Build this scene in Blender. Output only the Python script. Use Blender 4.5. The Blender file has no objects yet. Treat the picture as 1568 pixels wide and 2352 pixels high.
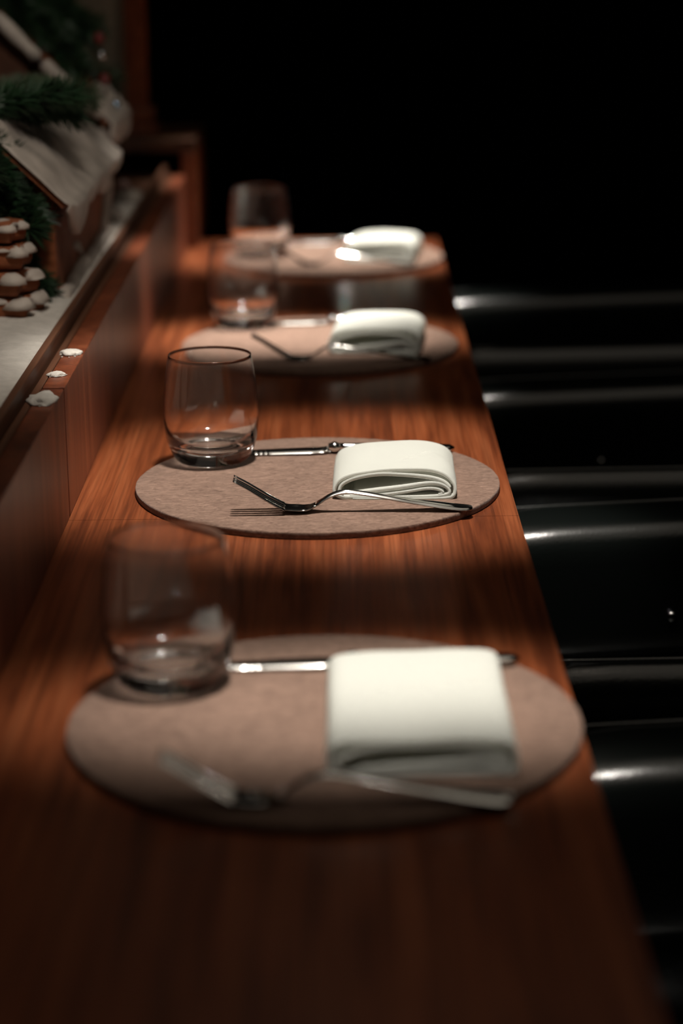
import bpy, bmesh, math, random
from mathutils import Vector, Matrix, noise

random.seed(7)
C = bpy.context.scene.collection
S = bpy.context.scene
PI = math.pi
T = 0.75            # height of the counter top above the floor

# ------------------------------------------------------------------ camera
cam = bpy.data.cameras.new('camera')
co = bpy.data.objects.new('camera', cam)
C.objects.link(co)
rt = Vector((0.99994856, -0.00123803, -0.01006735))
up = Vector((0.01001916, 0.2752953, 0.9613075))
fw = Vector((-0.00158136, 0.96135892, -0.27529354))
m = Matrix((rt, up, -fw)).transposed().to_4x4()
m.translation = Vector((0, 0, T + 0.52567))
co.matrix_world = m
cam.sensor_fit = 'VERTICAL'
cam.sensor_width = 24.0
cam.sensor_height = 36.0
cam.lens = 36.0 * 4872.65 / 2352.0
cam.clip_start = 0.05
cam.clip_end = 60
cam.dof.use_dof = True
cam.dof.focus_distance = 1.925
cam.dof.aperture_fstop = 2.8
S.camera = co

# ------------------------------------------------------------------ world, lamps, exposure
w = bpy.data.worlds.new('world')
S.world = w
w.use_nodes = True
bg = w.node_tree.nodes['Background']
bg.inputs['Color'].default_value = (0.9, 0.72, 0.55, 1)
bg.inputs['Strength'].default_value = 0.004
vs = S.view_settings
vs.view_transform = 'Standard'
vs.look = 'None'
vs.gamma = 1.0
vs.use_curve_mapping = False
vs.exposure = 0.0
S.cycles.sample_clamp_indirect = 60.0


def spot(name, loc, target, power, size, blend, color, radius=0.02, sx=1.0):
    d = bpy.data.lights.new(name, 'SPOT')
    d.energy = power
    d.spot_size = math.radians(size)
    d.spot_blend = blend
    d.color = color
    d.shadow_soft_size = radius
    o = bpy.data.objects.new(name, d)
    C.objects.link(o)
    o.location = loc
    zz = (Vector(loc) - Vector(target)).normalized()
    yy = zz.cross(Vector((1, 0, 0))).normalized()
    xx = yy.cross(zz)
    o.rotation_euler = Matrix((xx, yy, zz)).transposed().to_euler()
    o.scale = (sx, 1, 1)
    try:
        d.cycles.use_shadow_caustic = True
    except Exception:
        pass
    return o


WARM = (1.0, 0.94, 0.85)
LH = T + 1.25
# one narrow downlight for each place setting: a tight beam and the weak wide spill of the same lamp
for pos, aim, power, size, blend, sx in [
        ((0.06, 1.36, LH), (0.025, 1.350, T), 122, 14.2, 1.0, 2.1),
        ((0.03, 1.86, LH), (0.0, 1.955, T), 108, 27.0, 0.42, 1.12),
        ((-0.05, 2.70, LH), (-0.065, 2.635, T), 245, 15.8, 1.0, 1.6),
        ((0.0, 3.36, LH), (-0.02, 3.30, T), 215, 22.0, 0.8, 1.4)]:
    spot('downlight', pos, aim, power, size, blend, WARM, 0.05, sx)
    spot('downlight_spill', pos, (pos[0], pos[1], T), 0.7, 120, 0.9, (1.0, 0.86, 0.70), 0.05)
# added dim fill spot to brighten the snowy display on the left
spot('display_fill', (-0.13, 1.50, T + 1.10), (-0.375, 2.30, T + 0.16), 14.5, 66, 0.7, (1.0, 0.90, 0.79), 0.05, 0.30)
# added overhead fill area standing in for the faint general light of the room
al = bpy.data.lights.new('ambient_fill', 'AREA')
al.shape = 'RECTANGLE'
al.size, al.size_y = 1.6, 3.0
al.energy = 4.2
al.color = (1.0, 0.88, 0.72)
ao = bpy.data.objects.new('ambient_fill', al)
C.objects.link(ao)
ao.location = (0.5, 1.4, 2.70)


# ------------------------------------------------------------------ materials
def new_mat(name):
    mt = bpy.data.materials.new(name)
    mt.use_nodes = True
    nt = mt.node_tree
    b = nt.nodes['Principled BSDF']
    return mt, nt, b


def simple(name, col, rough=0.5, metal=0.0, coat=0.0, bump=None, var=None, spec=0.5):
    mt, nt, b = new_mat(name)
    b.inputs['Base Color'].default_value = (*col, 1)
    b.inputs['Roughness'].default_value = rough
    b.inputs['Metallic'].default_value = metal
    b.inputs['Coat Weight'].default_value = coat
    b.inputs['Specular IOR Level'].default_value = spec
    tc = nt.nodes.new('ShaderNodeTexCoord')
    if var:
        sc, amt = var
        n = nt.nodes.new('ShaderNodeTexNoise')
        n.inputs['Scale'].default_value = sc
        n.inputs['Detail'].default_value = 5
        nt.links.new(tc.outputs['Object'], n.inputs['Vector'])
        r = nt.nodes.new('ShaderNodeValToRGB')
        r.color_ramp.elements[0].position = 0.3
        r.color_ramp.elements[1].position = 0.7
        r.color_ramp.elements[0].color = (*[max(0, c * (1 - amt)) for c in col], 1)
        r.color_ramp.elements[1].color = (*[min(1, c * (1 + amt)) for c in col], 1)
        nt.links.new(n.outputs['Fac'], r.inputs['Fac'])
        nt.links.new(r.outputs['Color'], b.inputs['Base Color'])
    if bump:
        sc, st, dist = bump
        n = nt.nodes.new('ShaderNodeTexNoise')
        n.inputs['Scale'].default_value = sc
        n.inputs['Detail'].default_value = 6
        nt.links.new(tc.outputs['Object'], n.inputs['Vector'])
        bp = nt.nodes.new('ShaderNodeBump')
        bp.inputs['Strength'].default_value = st
        bp.inputs['Distance'].default_value = dist
        nt.links.new(n.outputs['Fac'], bp.inputs['Height'])
        nt.links.new(bp.outputs['Normal'], b.inputs['Normal'])
    return mt


def wood(name, cols, axis='Y', scale=1.0, rough=0.32, coat=0.25):
    mt, nt, b = new_mat(name)
    tc = nt.nodes.new('ShaderNodeTexCoord')
    mp = nt.nodes.new('ShaderNodeMapping')
    s = {'X': (1.2, 26, 26), 'Y': (26, 1.2, 26), 'Z': (26, 26, 1.6)}[axis]
    mp.inputs['Scale'].default_value = [v * scale for v in s]
    nt.links.new(tc.outputs['Object'], mp.inputs['Vector'])
    n = nt.nodes.new('ShaderNodeTexNoise')
    n.inputs['Scale'].default_value = 1.0
    n.inputs['Detail'].default_value = 7
    n.inputs['Roughness'].default_value = 0.62
    n.inputs['Distortion'].default_value = 0.5
    nt.links.new(mp.outputs['Vector'], n.inputs['Vector'])
    r = nt.nodes.new('ShaderNodeValToRGB')
    cr = r.color_ramp
    cr.elements[0].position = 0.32
    cr.elements[1].position = 0.68
    cr.elements[0].color = (*cols[0], 1)
    cr.elements[1].color = (*cols[2], 1)
    e = cr.elements.new(0.5)
    e.color = (*cols[1], 1)
    nt.links.new(n.outputs['Fac'], r.inputs['Fac'])
    # broad board to board variation (staves about 9 cm wide)
    n2 = nt.nodes.new('ShaderNodeTexNoise')
    n2.inputs['Scale'].default_value = 0.14
    n2.inputs['Detail'].default_value = 2
    nt.links.new(mp.outputs['Vector'], n2.inputs['Vector'])
    mx = nt.nodes.new('ShaderNodeMix')
    mx.data_type = 'RGBA'
    mx.blend_type = 'MULTIPLY'
    mx.inputs['Factor'].default_value = 0.35
    r2 = nt.nodes.new('ShaderNodeValToRGB')
    r2.color_ramp.elements[0].position = 0.35
    r2.color_ramp.elements[1].position = 0.65
    r2.color_ramp.elements[0].color = (0.62, 0.5, 0.45, 1)
    r2.color_ramp.elements[1].color = (1, 1, 1, 1)
    nt.links.new(n2.outputs['Fac'], r2.inputs['Fac'])
    nt.links.new(r.outputs['Color'], mx.inputs['A'])
    nt.links.new(r2.outputs['Color'], mx.inputs['B'])
    nt.links.new(mx.outputs['Result'], b.inputs['Base Color'])
    # glued staves, each with its own tone, and fine dark grain lines
    sep = nt.nodes.new('ShaderNodeSeparateXYZ')
    nt.links.new(tc.outputs['Object'], sep.inputs[0])
    dv = nt.nodes.new('ShaderNodeMath'); dv.operation = 'MULTIPLY'; dv.inputs[1].default_value = 1 / 0.088
    nt.links.new(sep.outputs['Y' if axis == 'X' else ('X' if axis == 'Y' else 'Y')], dv.inputs[0])
    fl = nt.nodes.new('ShaderNodeMath'); fl.operation = 'FLOOR'
    nt.links.new(dv.outputs[0], fl.inputs[0])
    wn = nt.nodes.new('ShaderNodeTexWhiteNoise'); wn.noise_dimensions = '1D'
    nt.links.new(fl.outputs[0], wn.inputs['W'])
    mr = nt.nodes.new('ShaderNodeMapRange'); mr.inputs['To Min'].default_value = 0.74; mr.inputs['To Max'].default_value = 1.08
    nt.links.new(wn.outputs['Value'], mr.inputs['Value'])
    mp4 = nt.nodes.new('ShaderNodeMapping')
    mp4.inputs['Scale'].default_value = [v * scale * (7 if v > 5 else 1.4) for v in s]
    nt.links.new(tc.outputs['Object'], mp4.inputs['Vector'])
    n4 = nt.nodes.new('ShaderNodeTexNoise'); n4.inputs['Scale'].default_value = 1.0; n4.inputs['Detail'].default_value = 4
    nt.links.new(mp4.outputs['Vector'], n4.inputs['Vector'])
    mr4 = nt.nodes.new('ShaderNodeMapRange')
    mr4.inputs['From Min'].default_value = 0.30; mr4.inputs['From Max'].default_value = 0.58
    mr4.inputs['To Min'].default_value = 0.60; mr4.inputs['To Max'].default_value = 1.0
    nt.links.new(n4.outputs['Fac'], mr4.inputs['Value'])
    mm = nt.nodes.new('ShaderNodeMath'); mm.operation = 'MULTIPLY'
    nt.links.new(mr.outputs[0], mm.inputs[0]); nt.links.new(mr4.outputs[0], mm.inputs[1])
    mx5 = nt.nodes.new('ShaderNodeMix'); mx5.data_type = 'RGBA'; mx5.blend_type = 'MULTIPLY'; mx5.inputs['Factor'].default_value = 1.0
    nt.links.new(mx.outputs['Result'], mx5.inputs['A']); nt.links.new(mm.outputs[0], mx5.inputs['B'])
    nt.links.new(mx5.outputs['Result'], b.inputs['Base Color'])
    # fine pores
    mp3 = nt.nodes.new('ShaderNodeMapping')
    mp3.inputs['Scale'].default_value = [v * scale * 14 for v in s]
    nt.links.new(tc.outputs['Object'], mp3.inputs['Vector'])
    n3 = nt.nodes.new('ShaderNodeTexNoise')
    n3.inputs['Scale'].default_value = 1.0
    n3.inputs['Detail'].default_value = 3
    nt.links.new(mp3.outputs['Vector'], n3.inputs['Vector'])
    bp = nt.nodes.new('ShaderNodeBump')
    bp.inputs['Strength'].default_value = 0.12
    bp.inputs['Distance'].default_value = 0.0006
    nt.links.new(n3.outputs['Fac'], bp.inputs['Height'])
    nt.links.new(bp.outputs['Normal'], b.inputs['Normal'])
    b.inputs['Roughness'].default_value = rough
    b.inputs['Coat Weight'].default_value = coat
    b.inputs['Coat Roughness'].default_value = 0.22
    return mt


def felt_mat():
    mt, nt, b = new_mat('felt')
    tc = nt.nodes.new('ShaderNodeTexCoord')
    mp = nt.nodes.new('ShaderNodeMapping')
    mp.inputs['Scale'].default_value = (120, 260, 260)
    nt.links.new(tc.outputs['Object'], mp.inputs['Vector'])
    n = nt.nodes.new('ShaderNodeTexNoise')
    n.inputs['Scale'].default_value = 1.0
    n.inputs['Detail'].default_value = 6
    n.inputs['Roughness'].default_value = 0.7
    n.inputs['Distortion'].default_value = 1.2
    nt.links.new(mp.outputs['Vector'], n.inputs['Vector'])
    r = nt.nodes.new('ShaderNodeValToRGB')
    r.color_ramp.elements[0].position = 0.3
    r.color_ramp.elements[1].position = 0.72
    r.color_ramp.elements[0].color = (0.105, 0.060, 0.044, 1)
    r.color_ramp.elements[1].color = (0.33, 0.212, 0.160, 1)
    nt.links.new(n.outputs['Fac'], r.inputs['Fac'])
    n2 = nt.nodes.new('ShaderNodeTexNoise')
    n2.inputs['Scale'].default_value = 16
    n2.inputs['Detail'].default_value = 3
    nt.links.new(tc.outputs['Object'], n2.inputs['Vector'])
    mx = nt.nodes.new('ShaderNodeMix')
    mx.data_type = 'RGBA'
    mx.blend_type = 'MULTIPLY'
    mx.inputs['Factor'].default_value = 0.35
    nt.links.new(r.outputs['Color'], mx.inputs['A'])
    nt.links.new(n2.outputs['Color'], mx.inputs['B'])
    r2 = nt.nodes.new('ShaderNodeValToRGB')
    r2.color_ramp.elements[0].position = 0.35
    r2.color_ramp.elements[1].position = 0.65
    r2.color_ramp.elements[0].color = (0.6, 0.6, 0.6, 1)
    nt.links.new(n2.outputs['Fac'], r2.inputs['Fac'])
    nt.links.new(r2.outputs['Color'], mx.inputs['B'])
    nt.links.new(mx.outputs['Result'], b.inputs['Base Color'])
    bp = nt.nodes.new('ShaderNodeBump')
    bp.inputs['Strength'].default_value = 0.7
    bp.inputs['Distance'].default_value = 0.0012
    nt.links.new(n.outputs['Fac'], bp.inputs['Height'])
    nt.links.new(bp.outputs['Normal'], b.inputs['Normal'])
    b.inputs['Roughness'].default_value = 0.95
    b.inputs['Specular IOR Level'].default_value = 0.1
    b.inputs['Sheen Weight'].default_value = 0.15
    return mt


def glass_mat(name, col=(1, 1, 1), rough=0.06):
    mt, nt, b = new_mat(name)
    b.inputs['Base Color'].default_value = (*col, 1)
    b.inputs['Roughness'].default_value = rough
    b.inputs['IOR'].default_value = 1.5
    b.inputs['Transmission Weight'].default_value = 1.0
    return mt


M = {}
M['counter'] = wood('oiled_counter_wood', [(0.15, 0.035, 0.011), (0.29, 0.073, 0.023), (0.40, 0.117, 0.042)], 'Y', 3.0, 0.34, 0.55)
M['panel'] = wood('panel_wood', [(0.14, 0.032, 0.013), (0.22, 0.054, 0.020), (0.30, 0.082, 0.032)], 'Z', 1.3, 0.42, 0.1)
M['ledge'] = wood('ledge_wood', [(0.11, 0.042, 0.02), (0.18, 0.072, 0.035), (0.24, 0.105, 0.055)], 'Y', 1.0, 0.5, 0.0)
M['dark_wood'] = wood('dark_wood', [(0.05, 0.018, 0.008), (0.09, 0.032, 0.012), (0.14, 0.055, 0.022)], 'Z', 1.0, 0.45, 0.1)
M['felt'] = felt_mat()
M['glass'] = glass_mat('clear_glass')
M['napkin'] = simple('white_napkin_cotton', (0.735, 0.742, 0.700), 0.9, bump=(900, 0.25, 0.0004), spec=0.15)
nt_ = M['napkin'].node_tree
tr_ = nt_.nodes.new('ShaderNodeBsdfTranslucent')
tr_.inputs['Color'].default_value = (0.80, 0.80, 0.75, 1)
mx_ = nt_.nodes.new('ShaderNodeMixShader')
mx_.inputs[0].default_value = 0.43
nt_.links.new(nt_.nodes['Principled BSDF'].outputs[0], mx_.inputs[1])
nt_.links.new(tr_.outputs[0], mx_.inputs[2])
nt_.links.new(mx_.outputs[0], nt_.nodes['Material Output'].inputs['Surface'])
M['steel'] = simple('polished_steel', (0.72, 0.70, 0.67), 0.14, 1.0)
M['leather'] = simple('black_leather', (0.004, 0.0055, 0.005), 0.25, bump=(420, 0.30, 0.0008), spec=0.8)
M['stud'] = simple('dark_stud_metal', (0.25, 0.25, 0.25), 0.2, 1.0)
M['leg'] = simple('black_painted_wood', (0.01, 0.009, 0.008), 0.4)
M['snow'] = simple('artificial_snow', (0.62, 0.58, 0.53), 0.95, bump=(160, 0.8, 0.003), var=(60, 0.10), spec=0.1)
M['icing'] = simple('white_icing', (0.47, 0.41, 0.36), 0.6, bump=(90, 0.4, 0.003), var=(28, 0.28))
M['ginger'] = simple('gingerbread', (0.23, 0.066, 0.021), 0.75, bump=(130, 0.6, 0.0015), var=(30, 0.3))
M['ginger_dark'] = simple('dark_gingerbread', (0.085, 0.03, 0.013), 0.8, bump=(130, 0.6, 0.0015), var=(30, 0.3))
M['needle'] = simple('fir_needles', (0.012, 0.04, 0.014), 0.55, var=(20, 0.5))
M['needle_light'] = simple('dusted_fir_needles', (0.05, 0.075, 0.035), 0.6, var=(20, 0.5))
M['twig'] = simple('fir_twig', (0.05, 0.03, 0.015), 0.8)
M['berry'] = simple('red_berry', (0.13, 0.006, 0.005), 0.25, coat=0.4)
M['pearl'] = simple('silver_bauble', (0.75, 0.78, 0.8), 0.12, 1.0)
M['blue_pearl'] = simple('blue_bauble', (0.40, 0.62, 0.80), 0.12, 1.0)
M['candy'] = simple('pale_pink_sugar', (0.62, 0.40, 0.38), 0.35, coat=0.3)
M['plaster'] = simple('cream_plaster', (0.42, 0.36, 0.27), 0.9, bump=(60, 0.3, 0.002), var=(4, 0.12))
M['black_wall'] = simple('near_black_wall', (0.004, 0.005, 0.009), 0.9, var=(1.5, 0.5), spec=0.05)
M['floor'] = wood('dark_floor', [(0.006, 0.005, 0.005), (0.009, 0.008, 0.007), (0.013, 0.011, 0.01)], 'Y', 0.5, 0.6, 0.0)


# ------------------------------------------------------------------ helpers
def link(name, bm, mat, parent=None, smooth=True, loc=None, rot=None):
    me = bpy.data.meshes.new(name)
    bmesh.ops.recalc_face_normals(bm, faces=bm.faces)
    bm.to_mesh(me)
    bm.free()
    if smooth:
        for p in me.polygons:
            p.use_smooth = True
    me.materials.append(mat)
    o = bpy.data.objects.new(name, me)
    C.objects.link(o)
    if parent:
        o.parent = parent
    if loc:
        o.location = loc
    if rot:
        o.rotation_euler = rot
    return o


def thing(name, label, cat, loc=(0, 0, 0), rz=0.0, group=None):
    o = bpy.data.objects.new(name, None)
    o.empty_display_size = 0.02
    C.objects.link(o)
    o.location = loc
    o.rotation_euler = (0, 0, rz)
    return tag(o, label, cat, group)


def tag(o, label, cat, group=None):
    o['label'] = label
    o['category'] = cat
    if group:
        o['group'] = group
    return o


def structure(o):
    o['kind'] = 'structure'
    return o


def box(bm, a, b, bevel=0.0, seg=2):
    r = bmesh.ops.create_cube(bm, size=1.0)
    vs_ = r['verts']
    for v in vs_:
        v.co = Vector([(a[i] + b[i]) / 2 + v.co[i] * (b[i] - a[i]) for i in range(3)])
    if bevel > 0:
        es = list({e for v in vs_ for e in v.link_edges})
        bmesh.ops.bevel(bm, geom=es, offset=bevel, segments=seg, profile=0.5, affect='EDGES')
    return bm


def box_obj(name, a, b, mat, parent=None, bevel=0.0, seg=2):
    bm = bmesh.new()
    box(bm, a, b, bevel, seg)
    o = link(name, bm, mat, parent, smooth=False)
    return o


def lathe(bm, prof, n=64, close=False):
    rings = []
    for (r, z) in prof:
        if r < 1e-6:
            rings.append([bm.verts.new((0, 0, z))])
        else:
            rings.append([bm.verts.new((r * math.cos(2 * PI * i / n), r * math.sin(2 * PI * i / n), z)) for i in range(n)])
    seq = list(zip(rings, rings[1:]))
    if close:
        seq.append((rings[-1], rings[0]))
    for A, B in seq:
        if len(A) == 1 and len(B) == 1:
            continue
        for i in range(n):
            j = (i + 1) % n
            if len(A) == 1:
                bm.faces.new((A[0], B[i], B[j]))
            elif len(B) == 1:
                bm.faces.new((A[i], A[j], B[0]))
            else:
                bm.faces.new((A[i], A[j], B[j], B[i]))
    return bm


def loft(bm, rings, cap=True):
    R = [[bm.verts.new(p) for p in r] for r in rings]
    n = len(R[0])
    for A, B in zip(R, R[1:]):
        for i in range(n):
            j = (i + 1) % n
            bm.faces.new((A[i], A[j], B[j], B[i]))
    if cap:
        bm.faces.new(R[0])
        bm.faces.new(R[-1])
    return bm


def ball(bm, c, r, sub=2, sq=(1, 1, 1)):
    rr = bmesh.ops.create_icosphere(bm, subdivisions=sub, radius=r)
    for v in rr['verts']:
        v.co = Vector((v.co.x * sq[0] + c[0], v.co.y * sq[1] + c[1], v.co.z * sq[2] + c[2]))
    return rr['verts']


def cat(pts, per=6):
    out = []
    P = [Vector(p) for p in pts]
    for i in range(len(P) - 1):
        p0 = P[max(i - 1, 0)]
        p1, p2 = P[i], P[i + 1]
        p3 = P[min(i + 2, len(P) - 1)]
        for k in range(per):
            t = k / per
            out.append(0.5 * ((2 * p1) + (p2 - p0) * t + (2 * p0 - 5 * p1 + 4 * p2 - p3) * t * t + (3 * p1 - p0 - 3 * p2 + p3) * t ** 3))
    out.append(P[-1])
    return out


def interp(tab, x):
    if x <= tab[0][0]:
        return tab[0][1]
    for (a, u), (b, v) in zip(tab, tab[1:]):
        if x <= b:
            t = (x - a) / (b - a)
            t = t * t * (3 - 2 * t)
            return u + (v - u) * t
    return tab[-1][1]


def lerp(tab, x):
    if x <= tab[0][0]:
        return tab[0][1]
    for (a, u), (b, v) in zip(tab, tab[1:]):
        if x <= b:
            return u + (v - u) * (x - a) / (b - a)
    return tab[-1][1]


def copy_tree(o):
    c = o.copy()
    C.objects.link(c)
    for ch in list(o.children):
        d = copy_tree(ch)
        d.parent = c
    return c


# ------------------------------------------------------------------ room shell
structure(box_obj('floor', (-1.6, -1.2, -0.05), (3.2, 6.6, 0.0), M['floor']))
structure(box_obj('ceiling', (-1.6, -1.2, 2.75), (3.2, 6.6, 2.8), M['black_wall']))
structure(box_obj('wall_back', (-1.6, 6.5, 0.0), (3.2, 6.6, 2.75), M['black_wall']))
structure(box_obj('wall_left', (-1.6, -1.2, 0.0), (-1.5, 6.5, 2.75), M['black_wall']))
structure(box_obj('wall_right', (3.1, -1.2, 0.0), (3.2, 6.5, 2.75), M['black_wall']))
structure(box_obj('wall_front', (-1.5, -1.2, 0.0), (3.1, -1.1, 2.75), M['black_wall']))
# cream pilaster behind the display
structure(box_obj('trim_1', (-0.80, 3.72, 0.0), (-0.388, 3.95, 2.75), M['plaster'], None, 0.012, 3))

# ------------------------------------------------------------------ counter and display ledge
XL, XR = -0.2465, 0.155
YB = 3.465
SEAM = 1.818
counter = thing('counter', 'long narrow reddish-brown wooden counter with rounded front edge, laid with four settings', 'counter', (0, 0, 0))
box_obj('slab', (XL, -0.4, T - 0.042), (XR, SEAM - 0.0003, T), M['counter'], counter)
box_obj('slab', (XL, SEAM + 0.0003, T - 0.042), (XR, YB, T), M['counter'], counter)
box_obj('support_panel', (XL + 0.001, -0.4, 0.0), (XL + 0.03, 3.37, T - 0.042), M['dark_wood'], counter, 0.001, 1)

PT = 0.118
shelf = thing('display_ledge', 'raised wooden ledge along the wall side of the counter, holding a snowy display', 'ledge', (0, 0, 0))
seams = [-0.4, 0.62, 1.832, 3.05, 3.372]
for a, b in zip(seams, seams[1:]):
    box_obj('front_panel', (XL - 0.02, a + 0.003, T - 0.30), (XL - 0.0003, b - 0.003, T + PT - 0.0004), M['panel'], shelf, 0.0012, 2)
box_obj('ledge_board', (-0.2735, -0.4, T + PT - 0.014), (XL - 0.0205, 3.372, T + PT), M['ledge'], shelf, 0.001, 1)
box_obj('lip_board', (-0.2825, -0.4, T + PT - 0.03), (-0.2755, 3.372, T + PT + 0.014), M['ledge'], shelf, 0.0012, 2)
box_obj('tray_floor', (-0.90, -0.4, T + PT - 0.03), (-0.283, 3.372, T + PT - 0.012), M['dark_wood'], shelf, 0.001, 1)
box_obj('end_board', (-0.90, 2.952, T + PT - 0.0119), (-0.283, 3.372, T + PT - 0.006), M['dark_wood'], shelf, 0.001, 1)
box_obj('back_board', (-0.92, -0.4, 0.0), (-0.901, 3.372, T + PT + 0.02), M['dark_wood'], shelf, 0.001, 1)


# ------------------------------------------------------------------ placemats
MATS = [(-0.0148, 1.3143), (-0.0252, 1.9191), (-0.0286, 2.5721), (-0.0158, 3.2457)]
MT = 0.0066
ORD = ['nearest the camera', 'second from the camera, in sharp focus', 'third from the camera', 'at the far end of the counter']
bm = bmesh.new()
prof = [(0, 0), (0.1692, 0), (0.1698, 0.0006), (0.17, 0.0015), (0.17, 0.0054), (0.1697, 0.0062), (0.1690, 0.0066), (0.12, 0.0066), (0.06, 0.0066), (0, 0.0066)]
lathe(bm, prof, 220)
for v in bm.verts:      # slightly woolly cut edge
    r = math.hypot(v.co.x, v.co.y)
    if r > 0.165:
        k = 1 + 0.0022 * noise.noise(Vector((v.co.x * 160, v.co.y * 160, v.co.z * 400)))
        v.co.x *= k
        v.co.y *= k
mat0 = link('placemat', bm, M['felt'])
MAT_LAB = ['largest round brown felt placemat, nearest the camera, softly blurred',
           'round brown felt placemat in sharp focus, second from the camera',
           'round brown felt placemat third from the camera, its front half in shade',
           'round brown felt placemat at the far end of the counter, smallest']
for i, (x, y) in enumerate(MATS):
    o = mat0 if i == 0 else mat0.copy()
    if i:
        C.objects.link(o)
    o.location = (x, y, T)
    o.rotation_euler = (0, 0, [0, 0.12, -0.07, 0.05][i])
    tag(o, MAT_LAB[i], 'placemat', 'round felt placemats along the counter')
ZM = T + MT


# ------------------------------------------------------------------ tumblers
def tumbler_profile():
    outer = cat([(0.0245, 0.0008), (0.0290, 0.0), (0.0335, 0.0012), (0.0378, 0.0065), (0.0415, 0.0145), (0.0445, 0.026), (0.0461, 0.040),
                 (0.0461, 0.054), (0.0450, 0.070), (0.0430, 0.086), (0.04005, 0.1045)], 5)
    inner = cat([(0.03905, 0.1045), (0.0421, 0.086), (0.0440, 0.070), (0.0450, 0.054), (0.0448, 0.042), (0.0425, 0.030), (0.0385, 0.0222),
                 (0.0320, 0.0170), (0.022, 0.0135), (0.010, 0.0118), (0.0, 0.0114)], 5)
    rim = [Vector((0.03955 + 0.0005 * math.cos(a), 0.1045 + 0.0005 * math.sin(a))) for a in (PI * k / 7 for k in range(1, 7))]
    under = cat([(0.0, 0.0026), (0.012, 0.0024), (0.0205, 0.0018), (0.0245, 0.0008)], 4)
    pts = under[:-1] + outer + rim + inner
    pts[0].x = 0
    pts[-1].x = 0
    return [(p.x, p.y) for p in pts]


GLASS = [(-0.1225, 1.389), (-0.1285, 2.002), (-0.1275, 2.692), (-0.1255, 3.247)]
GL = ['clear empty tumbler on the placemat nearest the camera, blurred', 'clear empty tumbler in sharp focus on the second placemat',
      'clear empty tumbler on the third placemat, just beyond the sharp one', 'clear empty tumbler on the farthest placemat, partly hidden by another glass']
bm = bmesh.new()
lathe(bm, tumbler_profile(), 96)
g0 = link('tumbler', bm, M['glass'])
for i, (x, y) in enumerate(GLASS):
    o = g0 if i == 0 else g0.copy()
    if i:
        C.objects.link(o)
    o.location = (x, y, ZM)
    try:
        o.cycles.is_caustics_caster = True
    except Exception:
        pass
    tag(o, GL[i], 'glass', 'tumblers along the counter')
for o in C.objects:
    if o.name.startswith(('placemat', 'slab')):
        try:
            o.cycles.is_caustics_receiver = True
        except Exception:
            pass


# ------------------------------------------------------------------ forks
# local x runs from the tine tips (0) to the handle end (0.212); z is the underside height
FZ = [(0, 0.0295), (0.012, 0.0228), (0.024, 0.0150), (0.036, 0.0075), (0.046, 0.0024), (0.056, 0.0004), (0.066, 0.0018), (0.076, 0.0072), (0.086, 0.0128),
      (0.096, 0.0158), (0.104, 0.0160), (0.120, 0.0136), (0.15, 0.0083), (0.18, 0.0035), (0.20, 0.0009), (0.212, 0.0004)]
FZC = cat([(a, b) for a, b in FZ], 8)
FZT = [(p.x, p.y) for p in FZC]
FW = [(0.046, 0.0116), (0.056, 0.0122), (0.064, 0.0108), (0.072, 0.0068), (0.080, 0.0040), (0.090, 0.0030), (0.105, 0.0030), (0.13, 0.0042),
      (0.16, 0.0064), (0.19, 0.0088), (0.202, 0.0094), (0.208, 0.0080), (0.2108, 0.0050), (0.212, 0.0018)]
FT = [(0, 0.0017), (0.046, 0.0024), (0.07, 0.0026), (0.09, 0.0038), (0.12, 0.0036), (0.17, 0.0027), (0.212, 0.0022)]


def flatware_ring(x, wd, th, z, dish=0.0, rim=0.0, n=7):
    top, bot = [], []
    for k in range(n):
        u = -1 + 2 * k / (n - 1)
        rnd = math.sqrt(max(0.0, 1 - abs(u) ** 5))
        d = dish * (u * u)
        lip = rim * (0.0 if abs(u) < 0.6 else 1.0) * (1 if abs(u) < 0.99 else 0)
        top.append(Vector((x, u * wd, z + th * (0.5 + 0.5 * rnd) + d + lip)))
        bot.append(Vector((x, u * wd, z + th * (0.5 - 0.5 * rnd) + d)))
    return top + bot[::-1]


def build_fork():
    root = thing('fork', 'fork', 'fork', (0, 0, 0), 0, 'forks on the placemats')
    bm = bmesh.new()
    xs = [0.072 + (0.212 - 0.072) * k / 46 for k in range(47)] + [0.2095, 0.2105, 0.2113]
    xs = sorted(xs)
    loft(bm, [flatware_ring(x, interp(FW, x), interp(FT, x), lerp(FZT, x), 0, 0.0008 * interp([(0.150, 0.0), (0.185, 1.0)], x), 11) for x in xs])
    link('handle', bm, M['steel'], root)
    bm = bmesh.new()
    xs = [0.0435 + (0.0725 - 0.0435) * k / 16 for k in range(17)]
    loft(bm, [flatware_ring(x, interp(FW, x), interp(FT, x), lerp(FZT, x), 0.0022 * interp([(0.042, 0.3), (0.055, 1), (0.072, 0.0)], x), 0, 11) for x in xs])
    link('head', bm, M['steel'], root)
    for j in range(4):
        bm = bmesh.new()
        yc = (j - 1.5) * 0.0066
        rings = []
        for k in range(15):
            x = 0.0455 * k / 14
            wd = interp([(0, 0.0013), (0.004, 0.0018), (0.03, 0.0023), (0.0455, 0.0030)], x)
            yy = yc * interp([(0, 0.97), (0.03, 1.0)], x)
            th = interp(FT, x)
            z = lerp(FZT, x) + 0.0008 * (abs(j - 1.5) / 1.5) ** 2
            rings.append([p + Vector((0, yy, 0)) for p in flatware_ring(x, wd, th, z, 0, 0, 5)])
        loft(bm, rings)
        link('tine', bm, M['steel'], root)
    return root


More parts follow.
